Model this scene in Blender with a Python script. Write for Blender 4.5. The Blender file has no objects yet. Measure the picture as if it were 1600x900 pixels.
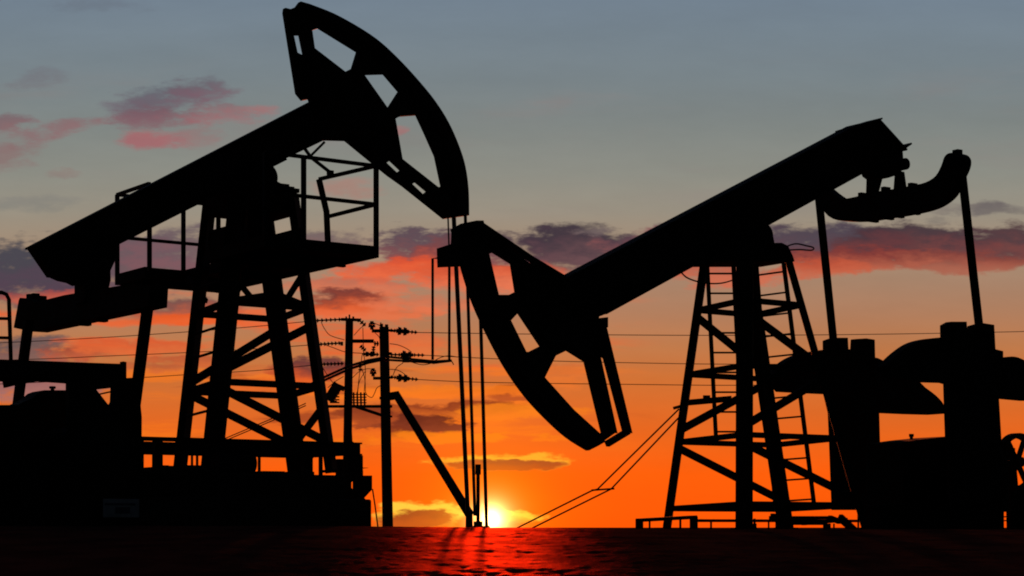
import bpy, bmesh, math, random
from mathutils import Vector, Matrix, noise
from mathutils.geometry import tessellate_polygon
random.seed(7)
SC = bpy.context.scene
COL = SC.collection

# ------------------------------------------------------------------ camera
EYE = 1.70                      # eye height in metres above the low road
K = 1.0 / 3000.0                # angle of one photo pixel
HORIZON = 823.0                 # photo row of eye level
cam = bpy.data.cameras.new("camera")
cam_ob = bpy.data.objects.new("camera", cam)
COL.objects.link(cam_ob)
cam_ob.location = (0, 0, EYE)
cam_ob.rotation_euler = (math.radians(90), 0, 0)
cam.sensor_width = 36.0
cam.lens = 36.0 / (1600 * K)
cam.shift_y = (HORIZON - 450) / 1600.0
cam.clip_start = 0.1
cam.clip_end = 9000
SC.camera = cam_ob

SC.view_settings.view_transform = 'Standard'
SC.view_settings.look = 'None'
SC.view_settings.exposure = 0.0
SC.view_settings.gamma = 1.0
SC.cycles.pixel_filter_type = 'BLACKMAN_HARRIS'
SC.cycles.filter_width = 1.9
SC.cycles.max_bounces = 4
SC.cycles.use_denoising = True

# ------------------------------------------------------------------ sun
SUN_PX, SUN_PY = 767.0, 812.0
SUN_AZ = (SUN_PX - 800) * K
SUN_EL = math.radians(5.5)
SUN_DIR = Vector((math.sin(SUN_AZ) * math.cos(SUN_EL), math.cos(SUN_AZ) * math.cos(SUN_EL), math.sin(SUN_EL)))
sun = bpy.data.lights.new("sun", 'SUN')
sun.energy = 5.0
sun.angle = math.radians(0.5)
sun.color = (1.0, 0.16, 0.03)
sun_ob = bpy.data.objects.new("sun", sun)
COL.objects.link(sun_ob)
sun_ob.rotation_euler = SUN_DIR.to_track_quat('Z', 'Y').to_euler()
sun_ob.location = (0, 60, 20)


# ------------------------------------------------------------------ sky
def lin(c):
    out = []
    for v in c:
        v = v / 255.0
        out.append(v / 12.92 if v <= 0.04045 else ((v + 0.055) / 1.055) ** 2.4)
    return out


class Nodes:
    def __init__(self, tree):
        self.t = tree

    def new(self, kind):
        return self.t.nodes.new(kind)

    def put(self, sock, v):
        if isinstance(v, bpy.types.NodeSocket):
            self.t.links.new(v, sock)
        elif isinstance(v, (list, tuple)):
            sock.default_value = (*v, 1.0) if len(v) == 3 and len(sock.default_value) == 4 else v
        else:
            sock.default_value = v

    def m(self, op, a, b=0.0, c=0.0, clamp=False):
        n = self.new('ShaderNodeMath')
        n.operation = op
        n.use_clamp = clamp
        for i, v in enumerate((a, b, c)):
            self.put(n.inputs[i], v)
        return n.outputs[0]

    def mix(self, f, a, b):
        n = self.new('ShaderNodeMix')
        n.data_type = 'RGBA'
        self.put(n.inputs['Factor'], f)
        self.put(n.inputs[6], a)
        self.put(n.inputs[7], b)
        return n.outputs[2]

    def add(self, a, b):
        n = self.new('ShaderNodeMix')
        n.data_type = 'RGBA'
        n.blend_type = 'ADD'
        n.inputs['Factor'].default_value = 1.0
        self.put(n.inputs[6], a)
        self.put(n.inputs[7], b)
        return n.outputs[2]

    def scale(self, col, f):
        n = self.new('ShaderNodeVectorMath')
        n.operation = 'SCALE'
        self.put(n.inputs[0], col)
        self.put(n.inputs['Scale'], f)
        return n.outputs[0]

    def smooth(self, x, lo, hi, tlo=0.0, thi=1.0):
        n = self.new('ShaderNodeMapRange')
        n.interpolation_type = 'SMOOTHSTEP'
        self.put(n.inputs[0], x)
        for i, v in enumerate((lo, hi, tlo, thi)):
            n.inputs[i + 1].default_value = v
        return n.outputs[0]

    def xyz(self, x, y, z=0.0):
        n = self.new('ShaderNodeCombineXYZ')
        for i, v in enumerate((x, y, z)):
            self.put(n.inputs[i], v)
        return n.outputs[0]

    def noise(self, vec, scale=1.0, detail=4.0, rough=0.55):
        n = self.new('ShaderNodeTexNoise')
        self.put(n.inputs['Vector'], vec)
        n.inputs['Scale'].default_value = scale
        n.inputs['Detail'].default_value = detail
        n.inputs['Roughness'].default_value = rough
        return n.outputs['Fac']


world = bpy.data.worlds.new("World")
SC.world = world
world.use_nodes = True
wt = world.node_tree
wt.nodes.clear()
W = Nodes(wt)
coord = W.new('ShaderNodeTexCoord')
sep = W.new('ShaderNodeSeparateXYZ')
wt.links.new(coord.outputs['Generated'], sep.inputs[0])
DX, DY, DZ = sep.outputs
# azimuth and elevation of the view ray, in units of 1/3000 rad; U grows to the right, V downwards
DYs = W.m('MAXIMUM', DY, 0.05)
U = W.m('MULTIPLY_ADD', W.m('DIVIDE', DX, DYs), 3000.0, 800.0)
V = W.m('MULTIPLY_ADD', W.m('DIVIDE', DZ, DYs), -3000.0, HORIZON)

# clear-sky gradient
ramp = W.new('ShaderNodeValToRGB')
wt.links.new(W.m('DIVIDE', W.m('SUBTRACT', HORIZON, V), 3000.0, clamp=True), ramp.inputs[0])
stops = [(823, (255, 86, 6)), (790, (254, 91, 9)), (740, (251, 94, 12)), (690, (238, 102, 27)), (640, (221, 107, 41)), (590, (206, 114, 54)),
         (540, (190, 122, 76)), (490, (176, 126, 94)), (440, (168, 132, 107)), (380, (162, 140, 118)), (330, (152, 144, 129)),
         (270, (140, 141, 132)), (200, (128, 134, 131)), (120, (120, 131, 136)), (40, (117, 131, 142)), (-120, (108, 126, 148)), (-900, (60, 80, 110))]
cr = ramp.color_ramp
while len(cr.elements) > 1:
    cr.elements.remove(cr.elements[-1])
for i, (y, c) in enumerate(stops):
    e = cr.elements[0] if i == 0 else cr.elements.new((HORIZON - y) / 3000.0)
    e.position = (HORIZON - y) / 3000.0
    e.color = (*lin(c), 1)
sky = ramp.outputs[0]

# domain warp shared by all clouds
w1 = W.noise(W.xyz(W.m('MULTIPLY', U, 1 / 150.0), W.m('MULTIPLY', V, 1 / 60.0), 1.7), 1.0, 5.0, 0.6)
w2 = W.noise(W.xyz(W.m('MULTIPLY', U, 1 / 150.0), W.m('MULTIPLY', V, 1 / 60.0), 9.3), 1.0, 5.0, 0.6)
UW = W.m('MULTIPLY_ADD', W.m('SUBTRACT', w1, 0.5), 100.0, U)
VW = W.m('MULTIPLY_ADD', W.m('SUBTRACT', w2, 0.5), 26.0, V)
fb = W.noise(W.xyz(W.m('MULTIPLY', U, 1 / 95.0), W.m('MULTIPLY', V, 1 / 30.0), 4.4), 1.0, 6.0, 0.62)
fine = W.noise(W.xyz(W.m('MULTIPLY', U, 1 / 38.0), W.m('MULTIPLY', V, 1 / 15.0), 2.2), 1.0, 4.0, 0.6)
FB = W.m('ADD', W.m('MULTIPLY', W.m('SUBTRACT', fb, 0.5), 1.0), W.m('MULTIPLY', W.m('SUBTRACT', fine, 0.5), 0.75))


def streaks(sky, z, su, sv, y0, y1, y2, y3, lo, hi, col, op):
    """stretched wisps between elevations y0..y3"""
    n = W.noise(W.xyz(W.m('MULTIPLY', UW, 1 / su), W.m('MULTIPLY', VW, 1 / sv), z), 1.0, 4.0, 0.55)
    band = W.m('MULTIPLY', W.smooth(V, y0, y1), W.smooth(V, y2, y3, 1.0, 0.0))
    a = W.m('MULTIPLY', W.m('MULTIPLY', W.smooth(n, lo, hi), band), op)
    return W.mix(a, sky, lin(col))


sky = streaks(sky, 21.0, 520.0, 90.0, 60, 180, 300, 360, 0.5, 0.7, (142, 128, 124), 0.35)
left_half = W.smooth(U, 850, 1050, 1.0, 0.0)
sky = streaks(sky, 3.0, 330.0, 34.0, 430, 470, 560, 600, 0.49, 0.62, (238, 98, 46), W.m('MULTIPLY', left_half, 0.8))
sky = streaks(sky, 5.0, 300.0, 30.0, 540, 590, 680, 720, 0.5, 0.64, (252, 122, 26), W.m('MULTIPLY', left_half, 0.6))
sky = streaks(sky, 7.5, 260.0, 30.0, 560, 600, 680, 720, 0.56, 0.68, (140, 56, 34), W.m('MULTIPLY', left_half, 0.7))


def cloud(sky, cx, cy, rx, ry, top, bot, op=0.9, soft=0.8, amp=2.6, tilt=0.0, ramp=0.7, bias=0.0):
    """one cloud bank: an uneven mass at azimuth cx and elevation cy, lit from below by the low sun"""
    dot = W.new('ShaderNodeVectorMath')          # a negligible term that makes Cycles work the clouds out one after the other (it runs out of stack otherwise)
    dot.operation = 'DOT_PRODUCT'
    W.put(dot.inputs[0], sky)
    dot.inputs[1].default_value = (1e-7, 0, 0)
    key = dot.outputs['Value']
    du = W.m('ADD', W.m('SUBTRACT', UW, cx), key)
    dv = W.m('ADD', W.m('SUBTRACT', VW, cy), key)
    if tilt:
        dv = W.m('MULTIPLY_ADD', du, -tilt, dv)
    qu = W.m('POWER', W.m('ABSOLUTE', W.m('MULTIPLY', du, 1.0 / rx)), 2.0)
    qv = W.m('POWER', W.m('ABSOLUTE', W.m('MULTIPLY', dv, 1.0 / ry)), 2.0)
    e = W.m('SUBTRACT', 1.0, W.m('ADD', qu, qv))
    e = W.m('MULTIPLY_ADD', FB, amp, e)
    a = W.m('MULTIPLY', W.smooth(e, 0.0, soft * (1.0 if cy < 340 else 0.8 if cy < 560 else 0.7)), op)
    t = W.m('MULTIPLY_ADD', FB, 1.5, W.m('MULTIPLY_ADD', dv, 1.0 / (2 * ry * ramp), 0.5 + bias))
    col = W.mix(W.smooth(t, 0.0, 1.0), lin(top), lin(bot))
    return W.mix(a, sky, col)


PUR = (88, 80, 92)
PNK = (160, 98, 104)
CL = [
    # high on the left
    (215, 168, 62, 12, (100, 100, 112), (112, 104, 114), .6, 1.2), (255, 160, 80, 24, (82, 82, 98), (112, 92, 104), .9, 1.2), (318, 146, 54, 24, (88, 80, 94), (126, 92, 104), .9, 1.2),
    (250, 184, 84, 15, (112, 86, 96), (132, 92, 100), .9, 1.1), (345, 178, 74, 16, (130, 96, 102), (160, 104, 108), .85, 1.2),
    (395, 172, 52, 8, (160, 108, 110), (166, 112, 112), .75, 1.2), (236, 215, 58, 12, (166, 88, 96), (170, 90, 98), .85, 1.1),
    (306, 213, 44, 13, (136, 108, 110), (152, 112, 112), .7, 1.2), (16, 191, 40, 10, (112, 82, 92), (128, 90, 96), .85, 1.1),
    (84, 206, 80, 13, (130, 94, 100), (144, 98, 102), .85, 1.1, 2.4, -.24), (20, 232, 66, 26, (130, 100, 104), (140, 106, 106), .75, 1.2, 2.4, -.2),
    (65, 126, 44, 15, (104, 104, 114), (114, 108, 114), .6, 1.2), (105, 270, 34, 7, (136, 116, 112), (138, 116, 112), .5, 1.2),
    (632, 206, 17, 8, (172, 102, 104), (172, 102, 104), .7, 1.1), (536, 293, 66, 15, (164, 124, 114), (168, 124, 112), .65, 1.2),
    (868, 160, 40, 10, (130, 124, 124), (134, 122, 120), .5, 1.2), (140, 6, 110, 12, (98, 110, 126), (102, 110, 122), .5, 1.3), (40, 318, 120, 12, (120, 122, 120), (124, 124, 120), .5, 1.3),
    # the long band across the picture
    (40, 424, 170, 40, (76, 76, 86), (80, 64, 80), .97, .9, 2.0), (215, 416, 130, 34, (92, 84, 94), (108, 82, 92), .85, 1.1), (310, 398, 140, 34, (108, 94, 102), (128, 88, 94), .85, 1.1),
    (500, 384, 110, 20, (112, 98, 102), (134, 92, 94), .85, 1.1), (650, 388, 90, 24, (92, 78, 90), (136, 78, 78), .95, .9), (700, 410, 100, 24, (128, 74, 76), (206, 88, 62), .9, .9),
    (790, 386, 100, 24, (84, 72, 82), (128, 80, 80), .95, .9), (890, 388, 120, 29, (64, 58, 70), (100, 72, 78), .97, .8, 1.8), (1020, 388, 90, 26, (84, 68, 80), (130, 80, 80), .95, .9),
    (1010, 364, 32, 9, (150, 94, 98), (150, 94, 96), .8, 1.0), (930, 362, 40, 7, (132, 118, 114), (130, 112, 110), .6, 1.1), (1130, 424, 130, 16, (190, 94, 74), (214, 104, 74), .8, 1.1), (840, 426, 60, 12, (220, 100, 70), (230, 110, 74), .75, 1.1),
    (1290, 380, 120, 25, (84, 74, 86), (96, 64, 72), .97, .8, 1.8), (1430, 382, 130, 26, (76, 60, 68), (104, 58, 60), .97, .8, 1.8), (1570, 384, 120, 25, (86, 64, 70), (120, 66, 64), .97, .9, 1.8),
    (1330, 407, 140, 14, (136, 66, 62), (188, 92, 68), .9, .9), (1500, 410, 150, 13, (140, 74, 66), (172, 94, 74), .85, 1.0), (1270, 418, 90, 11, (196, 88, 62), (204, 100, 70), .8, 1.0),
    (1536, 326, 52, 10, (92, 88, 92), (112, 104, 102), .85, 1.0), (1480, 322, 40, 9, (118, 112, 108), (130, 120, 112), .7, 1.1), (1580, 327, 50, 7, (104, 100, 100), (120, 112, 106), .7, 1.1),
    (1464, 345, 32, 6, (130, 122, 114), (136, 126, 116), .6, 1.2),
    # warm patches under the band
    (620, 424, 110, 15, (226, 90, 58), (240, 104, 60), .9, 1.0), (740, 438, 110, 18, (214, 92, 62), (236, 116, 78), .85, 1.0), (560, 448, 110, 12, (206, 104, 80), (226, 112, 76), .7, 1.1),
    (530, 472, 66, 15, (120, 62, 58), (200, 82, 46), .95, .9), (590, 488, 110, 9, (236, 106, 60), (238, 112, 66), .75, 1.0), (690, 474, 130, 12, (214, 118, 86), (226, 120, 82), .7, 1.1),
    (270, 486, 110, 18, (116, 78, 80), (214, 92, 52), .85, 1.0), (300, 500, 90, 8, (236, 96, 42), (236, 96, 42), .8, 1.0), (110, 466, 120, 11, (196, 88, 72), (214, 104, 78), .8, 1.0),
    (50, 550, 90, 20, (96, 88, 92), (128, 94, 88), .9, 1.0), (130, 552, 60, 9, (160, 76, 58), (196, 88, 54), .8, 1.0), (40, 605, 130, 18, (140, 104, 114), (156, 112, 112), .8, 1.1),
    (220, 542, 110, 12, (222, 92, 52), (226, 106, 56), .8, 1.0), (300, 562, 90, 8, (190, 86, 56), (214, 98, 50), .7, 1.0), (240, 575, 60, 9, (190, 96, 62), (214, 104, 56), .7, 1.0),
    (490, 582, 64, 20, (104, 60, 62), (200, 80, 42), .95, .9), (440, 604, 110, 11, (236, 104, 44), (238, 112, 42), .75, 1.1), (640, 540, 120, 14, (226, 112, 70), (236, 114, 58), .7, 1.1), (570, 535, 50, 10, (232, 104, 60), (236, 110, 56), .7, 1.1),
    # low bank by the poles
    (640, 660, 92, 15, (92, 38, 34), (122, 50, 34), .98, .8), (700, 640, 110, 9, (130, 54, 36), (190, 88, 36), .9, .9), (750, 616, 90, 7, (196, 92, 40), (230, 110, 36), .7, 1.1),
    (570, 652, 50, 12, (126, 56, 38), (170, 74, 36), .9, .9), (792, 616, 40, 10, (128, 54, 34), (180, 80, 36), .92, .9), (620, 678, 40, 9, (120, 50, 36), (170, 76, 32), .85, 1.0),
    (720, 683, 170, 8, (252, 136, 28), (255, 126, 24), .8, 1.1), (690, 612, 150, 8, (250, 130, 38), (250, 122, 34), .75, 1.1), (800, 645, 120, 9, (248, 136, 36), (250, 126, 30), .75, 1.1), (560, 690, 90, 6, (250, 126, 30), (250, 122, 28), .6, 1.2),
    (860, 590, 70, 14, (206, 112, 62), (236, 118, 46), .6, 1.1),
]
for c in CL:
    sky = cloud(sky, c[0], c[1], c[2] * 1.1, c[3] * (1.45 if c[1] < 350 or c[1] > 430 else 1.6), [v + d for v, d in zip(c[4], (8, 4, 2) if c[1] < 340 else (-8, -8, -8))], c[5], c[6] * (0.82 if c[1] < 250 else 1.0), *c[7:])


def rimmed(sky, cx, cy, rx, ry, rim, body, op=.95, amp=1.5):
    """a thin dark cloud close to the sun with a burning yellow edge on its upper side"""
    sky = cloud(sky, cx, cy - ry * .25, rx * 1.2, ry * 1.35, rim, rim, op, 1.0, amp * 1.6)
    return cloud(sky, cx - rx * .06, cy + ry * .2, rx * 1.0, ry * .95, body, (186, 70, 24), op, .9, amp * 1.6)


sky = rimmed(sky, 805, 722, 104, 10, (255, 172, 44), (150, 62, 34))
sky = rimmed(sky, 648, 808, 74, 19, (255, 205, 66), (150, 54, 26))
sky = rimmed(sky, 800, 812, 50, 10, (255, 205, 60), (255, 160, 40))
# low-contrast grain of high haze
gr = W.noise(W.xyz(W.m('MULTIPLY', U, 1 / 260.0), W.m('MULTIPLY', V, 1 / 70.0), 15.0), 1.0, 5.0, 0.6)
sky = W.scale(sky, W.m('MULTIPLY_ADD', W.m('SUBTRACT', gr, 0.5), 0.22, 1.0))

# the sun's disc and the glare in the air round it
dd = W.m('SQRT', W.m('ADD', W.m('POWER', W.m('SUBTRACT', U, SUN_PX), 2.0), W.m('POWER', W.m('SUBTRACT', V, SUN_PY), 2.0)))


def glow(r, col):
    return W.scale(W.xyz(*col), W.m('EXPONENT', W.m('MULTIPLY', dd, -1.0 / r)))


sky = W.add(sky, glow(9.5, (15.0, 10.5, 4.0)))
sky = W.add(sky, glow(38.0, (1.1, 0.46, 0.0)))
sky = W.add(sky, glow(150.0, (0.20, 0.03, 0.0)))

# the rest of the dome: a physical dusk sky, dim away from the sun
nish = W.new('ShaderNodeTexSky')
nish.sky_type = 'NISHITA'
nish.sun_disc = False
nish.sun_elevation = SUN_EL
nish.sun_rotation = SUN_AZ
nish.altitude = 50
dusk = W.scale(nish.outputs[0], 0.006)
front = W.smooth(DY, 0.25, 0.75)
sky = W.mix(front, dusk, sky)
bg = W.new('ShaderNodeBackground')
wt.links.new(sky, bg.inputs[0])
bg.inputs[1].default_value = 1.0
wo = W.new('ShaderNodeOutputWorld')
wt.links.new(bg.outputs[0], wo.inputs[0])
world.cycles.sampling_method = 'MANUAL'
world.cycles.sample_map_resolution = 1024


# ------------------------------------------------------------------ materials
def material(name, base, rough=0.6, metal=0.0, var=0.4, scale=6.0, bump=0.0, spec=0.5, second=None):
    m = bpy.data.materials.new(name)
    m.use_nodes = True
    t = m.node_tree
    n = Nodes(t)
    p = t.nodes['Principled BSDF']
    tc = n.new('ShaderNodeTexCoord')
    f = n.noise(tc.outputs['Object'], scale, 6.0, 0.6)
    f2 = n.noise(tc.outputs['Object'], scale * 0.23, 4.0, 0.6)
    second = second or [c * (1 - var) for c in base]
    col = n.mix(n.smooth(f, 0.35, 0.65), base, second)
    col = n.mix(n.m('MULTIPLY', n.smooth(f2, 0.5, 0.7), 0.6), col, [c * 0.6 for c in second])
    t.links.new(col, p.inputs['Base Color'])
    p.inputs['Roughness'].default_value = rough
    t.links.new(n.m('MULTIPLY_ADD', f, 0.2, rough - 0.1), p.inputs['Roughness'])
    p.inputs['Metallic'].default_value = metal
    p.inputs['Specular IOR Level'].default_value = spec
    if bump:
        b = n.new('ShaderNodeBump')
        b.inputs['Strength'].default_value = bump
        b.inputs['Distance'].default_value = 0.02
        t.links.new(f, b.inputs['Height'])
        t.links.new(b.outputs[0], p.inputs['Normal'])
    return m


M_STEEL = material("dark_painted_steel", (0.020, 0.021, 0.024), 0.85, 0, 0.5, 5, 0.1, 0.03, (0.022, 0.015, 0.011))
M_WORN = material("worn_machine_paint", (0.022, 0.023, 0.026), 0.85, 0, 0.5, 3, 0.1, 0.03, (0.018, 0.015, 0.013))
M_RAIL = material("railing_steel", (0.02, 0.02, 0.022), 0.8, 0, 0.4, 8, 0, 0.15)
M_CABLE = material("steel_cable", (0.03, 0.03, 0.03), 0.6, 0, 0.3, 20, 0, 0.3)
M_CONC = material("oily_concrete", (0.035, 0.033, 0.032), 0.95, 0, 0.4, 2, 0.3, 0.1)
M_WOOD = material("tarred_pole", (0.04, 0.032, 0.026), 0.85, 0, 0.4, 7, 0.2, 0.2)
M_CERAM = material("brown_ceramic", (0.03, 0.02, 0.016), 0.45, 0, 0.2, 10, 0, 0.4)
M_WIRE = material("aluminium_wire", (0.04, 0.04, 0.04), 0.6, 0, 0.2, 10, 0, 0.3)
M_SIGN = material("pale_sign_plate", (0.30, 0.36, 0.50), 0.6, 0, 0.2, 6, 0, 0.2)
M_SIGNB = material("blue_sign_band", (0.06, 0.08, 0.16), 0.6, 0, 0.2, 6, 0, 0.3)

m = bpy.data.materials.new("bare_earth_glow_tint")
m.use_nodes = True
t = m.node_tree
g = Nodes(t)
p = t.nodes['Principled BSDF']
tc = g.new('ShaderNodeTexCoord')
f = g.noise(tc.outputs['Object'], 1.3, 8.0, 0.65)
f2 = g.noise(tc.outputs['Object'], 0.25, 4.0, 0.5)
t.links.new(g.mix(g.smooth(f, 0.3, 0.7), (0.020, 0.014, 0.012), (0.034, 0.025, 0.020)), p.inputs['Base Color'])
p.inputs['Roughness'].default_value = 0.95
p.inputs['Specular IOR Level'].default_value = 0.0
gl = g.new('ShaderNodeBsdfGlossy')
gl.distribution = 'BECKMANN'          # red-tinted gloss, put in as the sun's flare glow over the ground
gl.inputs['Color'].default_value = (0.90, 0.10, 0.04, 1)
t.links.new(g.m('MULTIPLY_ADD', f2, 0.04, 0.45), gl.inputs['Roughness'])
mx = g.new('ShaderNodeMixShader')
t.links.new(g.m('MULTIPLY_ADD', g.smooth(f, 0.35, 0.65), 0.028, 0.022), mx.inputs[0])
t.links.new(p.outputs[0], mx.inputs[1])
t.links.new(gl.outputs[0], mx.inputs[2])
t.links.new(mx.outputs[0], t.nodes['Material Output'].inputs['Surface'])
b = g.new('ShaderNodeBump')
b.inputs['Strength'].default_value = 0.45
b.inputs['Distance'].default_value = 0.02
t.links.new(g.noise(tc.outputs['Object'], 16.0, 6.0, 0.7), b.inputs['Height'])
t.links.new(b.outputs[0], p.inputs['Normal'])
t.links.new(b.outputs[0], gl.inputs['Normal'])
M_EARTH = m


# ------------------------------------------------------------------ mesh helpers
class MB:
    def __init__(self):
        self.v, self.f = [], []

    def poly(self, pts, faces):
        o = len(self.v)
        self.v += [Vector(p) for p in pts]
        self.f += [tuple(o + i for i in f) for f in faces]
        return self

    def box(self, c, s, R=None):
        c = Vector(c)
        pts = []
        for z in (-.5, .5):
            for y in (-.5, .5):
                for x in (-.5, .5):
                    q = Vector((x * s[0], y * s[1], z * s[2]))
                    pts.append(c + (R @ q if R else q))
        return self.poly(pts, [(0, 2, 3, 1), (4, 5, 7, 6), (0, 1, 5, 4), (2, 6, 7, 3), (0, 4, 6, 2), (1, 3, 7, 5)])

    def bar(self, a, b, w, h, side=None, w2=None, h2=None):
        """rectangular bar from a to b: w along `side`, h across it"""
        a, b = Vector(a), Vector(b)
        d = (b - a).normalized()
        s = Vector(side) if side is not None else (Vector((0, 1, 0)) if abs(d.y) < 0.9 else Vector((1, 0, 0)))
        s = (s - d * s.dot(d)).normalized()
        u = d.cross(s)
        pts = []
        for q, ww, hh in ((a, w, h), (b, w2 or w, h2 or h)):
            for i, j in ((-1, -1), (1, -1), (1, 1), (-1, 1)):
                pts.append(q + s * (i * ww / 2) + u * (j * hh / 2))
        return self.poly(pts, [(3, 2, 1, 0), (4, 5, 6, 7), (0, 1, 5, 4), (1, 2, 6, 5), (2, 3, 7, 6), (3, 0, 4, 7)])

    def ibeam(self, a, b, w, h, side, tf=0.025):
        """H-section: two flanges w wide and a web"""
        a, b = Vector(a), Vector(b)
        d = (b - a).normalized()
        s = Vector(side)
        s = (s - d * s.dot(d)).normalized()
        u = d.cross(s)
        for k in (-1, 1):
            self.bar(a + u * k * (h - tf) / 2, b + u * k * (h - tf) / 2, w, tf, s)
        self.bar(a, b, tf, h - 2 * tf - 0.001, s)
        return self

    def tube(self, pts, r, seg=8):
        pts = [Vector(q) for q in pts]
        rings = []
        for i, q in enumerate(pts):
            d = (pts[min(i + 1, len(pts) - 1)] - pts[max(i - 1, 0)]).normalized()
            s = d.orthogonal().normalized()
            if i:
                ps = rings[-1][1]
                s = (ps - d * ps.dot(d)).normalized()
            u = d.cross(s)
            rr = r[i] if isinstance(r, (list, tuple)) else r
            rings.append(([q + (s * math.cos(2 * math.pi * k / seg) + u * math.sin(2 * math.pi * k / seg)) * rr for k in range(seg)], s))
        o = []
        fs = []
        for i, (ring, _) in enumerate(rings):
            o += ring
            if i:
                for k in range(seg):
                    a, b2 = (i - 1) * seg + k, (i - 1) * seg + (k + 1) % seg
                    fs.append((a, b2, b2 + seg, a + seg))
        fs.append(tuple(reversed(range(seg))))
        fs.append(tuple(range((len(rings) - 1) * seg, len(rings) * seg)))
        return self.poly(o, fs)

    def cyl(self, a, b, r, seg=24, r2=None):
        return self.tube([a, b], [r, r2 if r2 is not None else r], seg)

    def prism(self, loops, to3, d0, d1):
        """outline (first loop) with holes (others), as 2-D points; to3(u, v, d) gives the 3-D point at depth d"""
        flat = [Vector((q[0], q[1], 0)) for lp in loops for q in lp]
        tris = tessellate_polygon([[Vector((q[0], q[1], 0)) for q in lp] for lp in loops])
        n = len(flat)
        pts = [to3(q.x, q.y, d0) for q in flat] + [to3(q.x, q.y, d1) for q in flat]
        fs = []
        for tr in tris:
            fs.append(tuple(tr))
            fs.append(tuple(n + i for i in reversed(tr)))
        o = 0
        for lp in loops:
            k = len(lp)
            for i in range(k):
                a, b2 = o + i, o + (i + 1) % k
                fs.append((a, b2, n + b2, n + a))
            o += k
        return self.poly(pts, fs)

    def build(self, name, mat, parent=None, smooth=False, bevel=0.0):
        me = bpy.data.meshes.new(name)
        me.from_pydata([tuple(q) for q in self.v], [], self.f)
        bm = bmesh.new()
        bm.from_mesh(me)
        bmesh.ops.recalc_face_normals(bm, faces=bm.faces)
        bm.to_mesh(me)
        bm.free()
        if smooth:
            for pl in me.polygons:
                pl.use_smooth = True
        me.materials.append(mat)
        ob = bpy.data.objects.new(name, me)
        COL.objects.link(ob)
        if parent:
            ob.parent = parent
        if bevel:
            bv = ob.modifiers.new("bevel", 'BEVEL')
            bv.width = bevel
            bv.segments = 2
            bv.limit_method = 'ANGLE'
        return ob


def tag(o, label, cat, group=None):
    o['label'] = label
    o['category'] = cat
    if group:
        o['group'] = group
    return o


def thing(name, label, cat, loc=(0, 0, 0), rz=0.0, group=None):
    o = bpy.data.objects.new(name, None)
    o.empty_display_size = 0.2
    COL.objects.link(o)
    o.location = loc
    o.rotation_euler = (0, 0, rz)
    return tag(o, label, cat, group)


class Rig:
    """a thing's own frame: x along its beam, y away from the road, z up; pt() reads a place off the photograph at a chosen depth in that frame"""

    def __init__(self, px, depth, phi, z):
        self.O = Vector(((px - 800) * K * depth, depth, z))
        self.phi = phi
        self.ex = Vector((math.cos(phi), math.sin(phi), 0))
        self.ey = Vector((-math.sin(phi), math.cos(phi), 0))

    def _hit(self, px, py, n, d):
        r = Vector(((px - 800) * K, 1.0, (HORIZON - py) * K))
        o = Vector((0, 0, EYE)) - self.O
        tt = (d - o.dot(n)) / r.dot(n)
        q = o + r * tt
        return Vector((q.dot(self.ex), q.dot(self.ey), q.z))

    def pt(self, px, py, y=0.0):
        return self._hit(px, py, self.ey, y)

    def ptx(self, px, py, x=0.0):
        return self._hit(px, py, self.ex, x)

    def plate(self, mb, loops, y, half):
        """upright plate traced in the plane local y, `half` thick to each side"""
        lp = [[(q.x, q.z) for q in (self.pt(a, b, y) for a, b in l)] for l in loops]
        return mb.prism(lp, lambda u, v, d: Vector((u, d, v)), y - half, y + half)

    def platex(self, mb, loops, x, half):
        lp = [[(q.y, q.z) for q in (self.ptx(a, b, x) for a, b in l)] for l in loops]
        return mb.prism(lp, lambda u, v, d: Vector((d, u, v)), x - half, x + half)


def smooth_line(pts, n=6):
    """Catmull-Rom through points"""
    pts = [tuple(q) for q in pts]
    out = []
    for i in range(len(pts) - 1):
        p0, p1, p2, p3 = pts[max(i - 1, 0)], pts[i], pts[i + 1], pts[min(i + 2, len(pts) - 1)]
        for k in range(n):
            s = k / n
            out.append(tuple(0.5 * ((2 * b) + (-a + c) * s + (2 * a - 5 * b + 4 * c - d) * s * s + (-a + 3 * b - 3 * c + d) * s ** 3)
                             for a, b, c, d in zip(p0, p1, p2, p3)))
    out.append(pts[-1])
    return out


# ------------------------------------------------------------------ ground: a road, a bank up to the flat well pad, the plain behind
def ss(x, a, b):
    s = max(0.0, min(1.0, (x - a) / (b - a)))
    return s * s * (3 - 2 * s)


CREST = 24.0
PAD = 1.68


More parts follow.
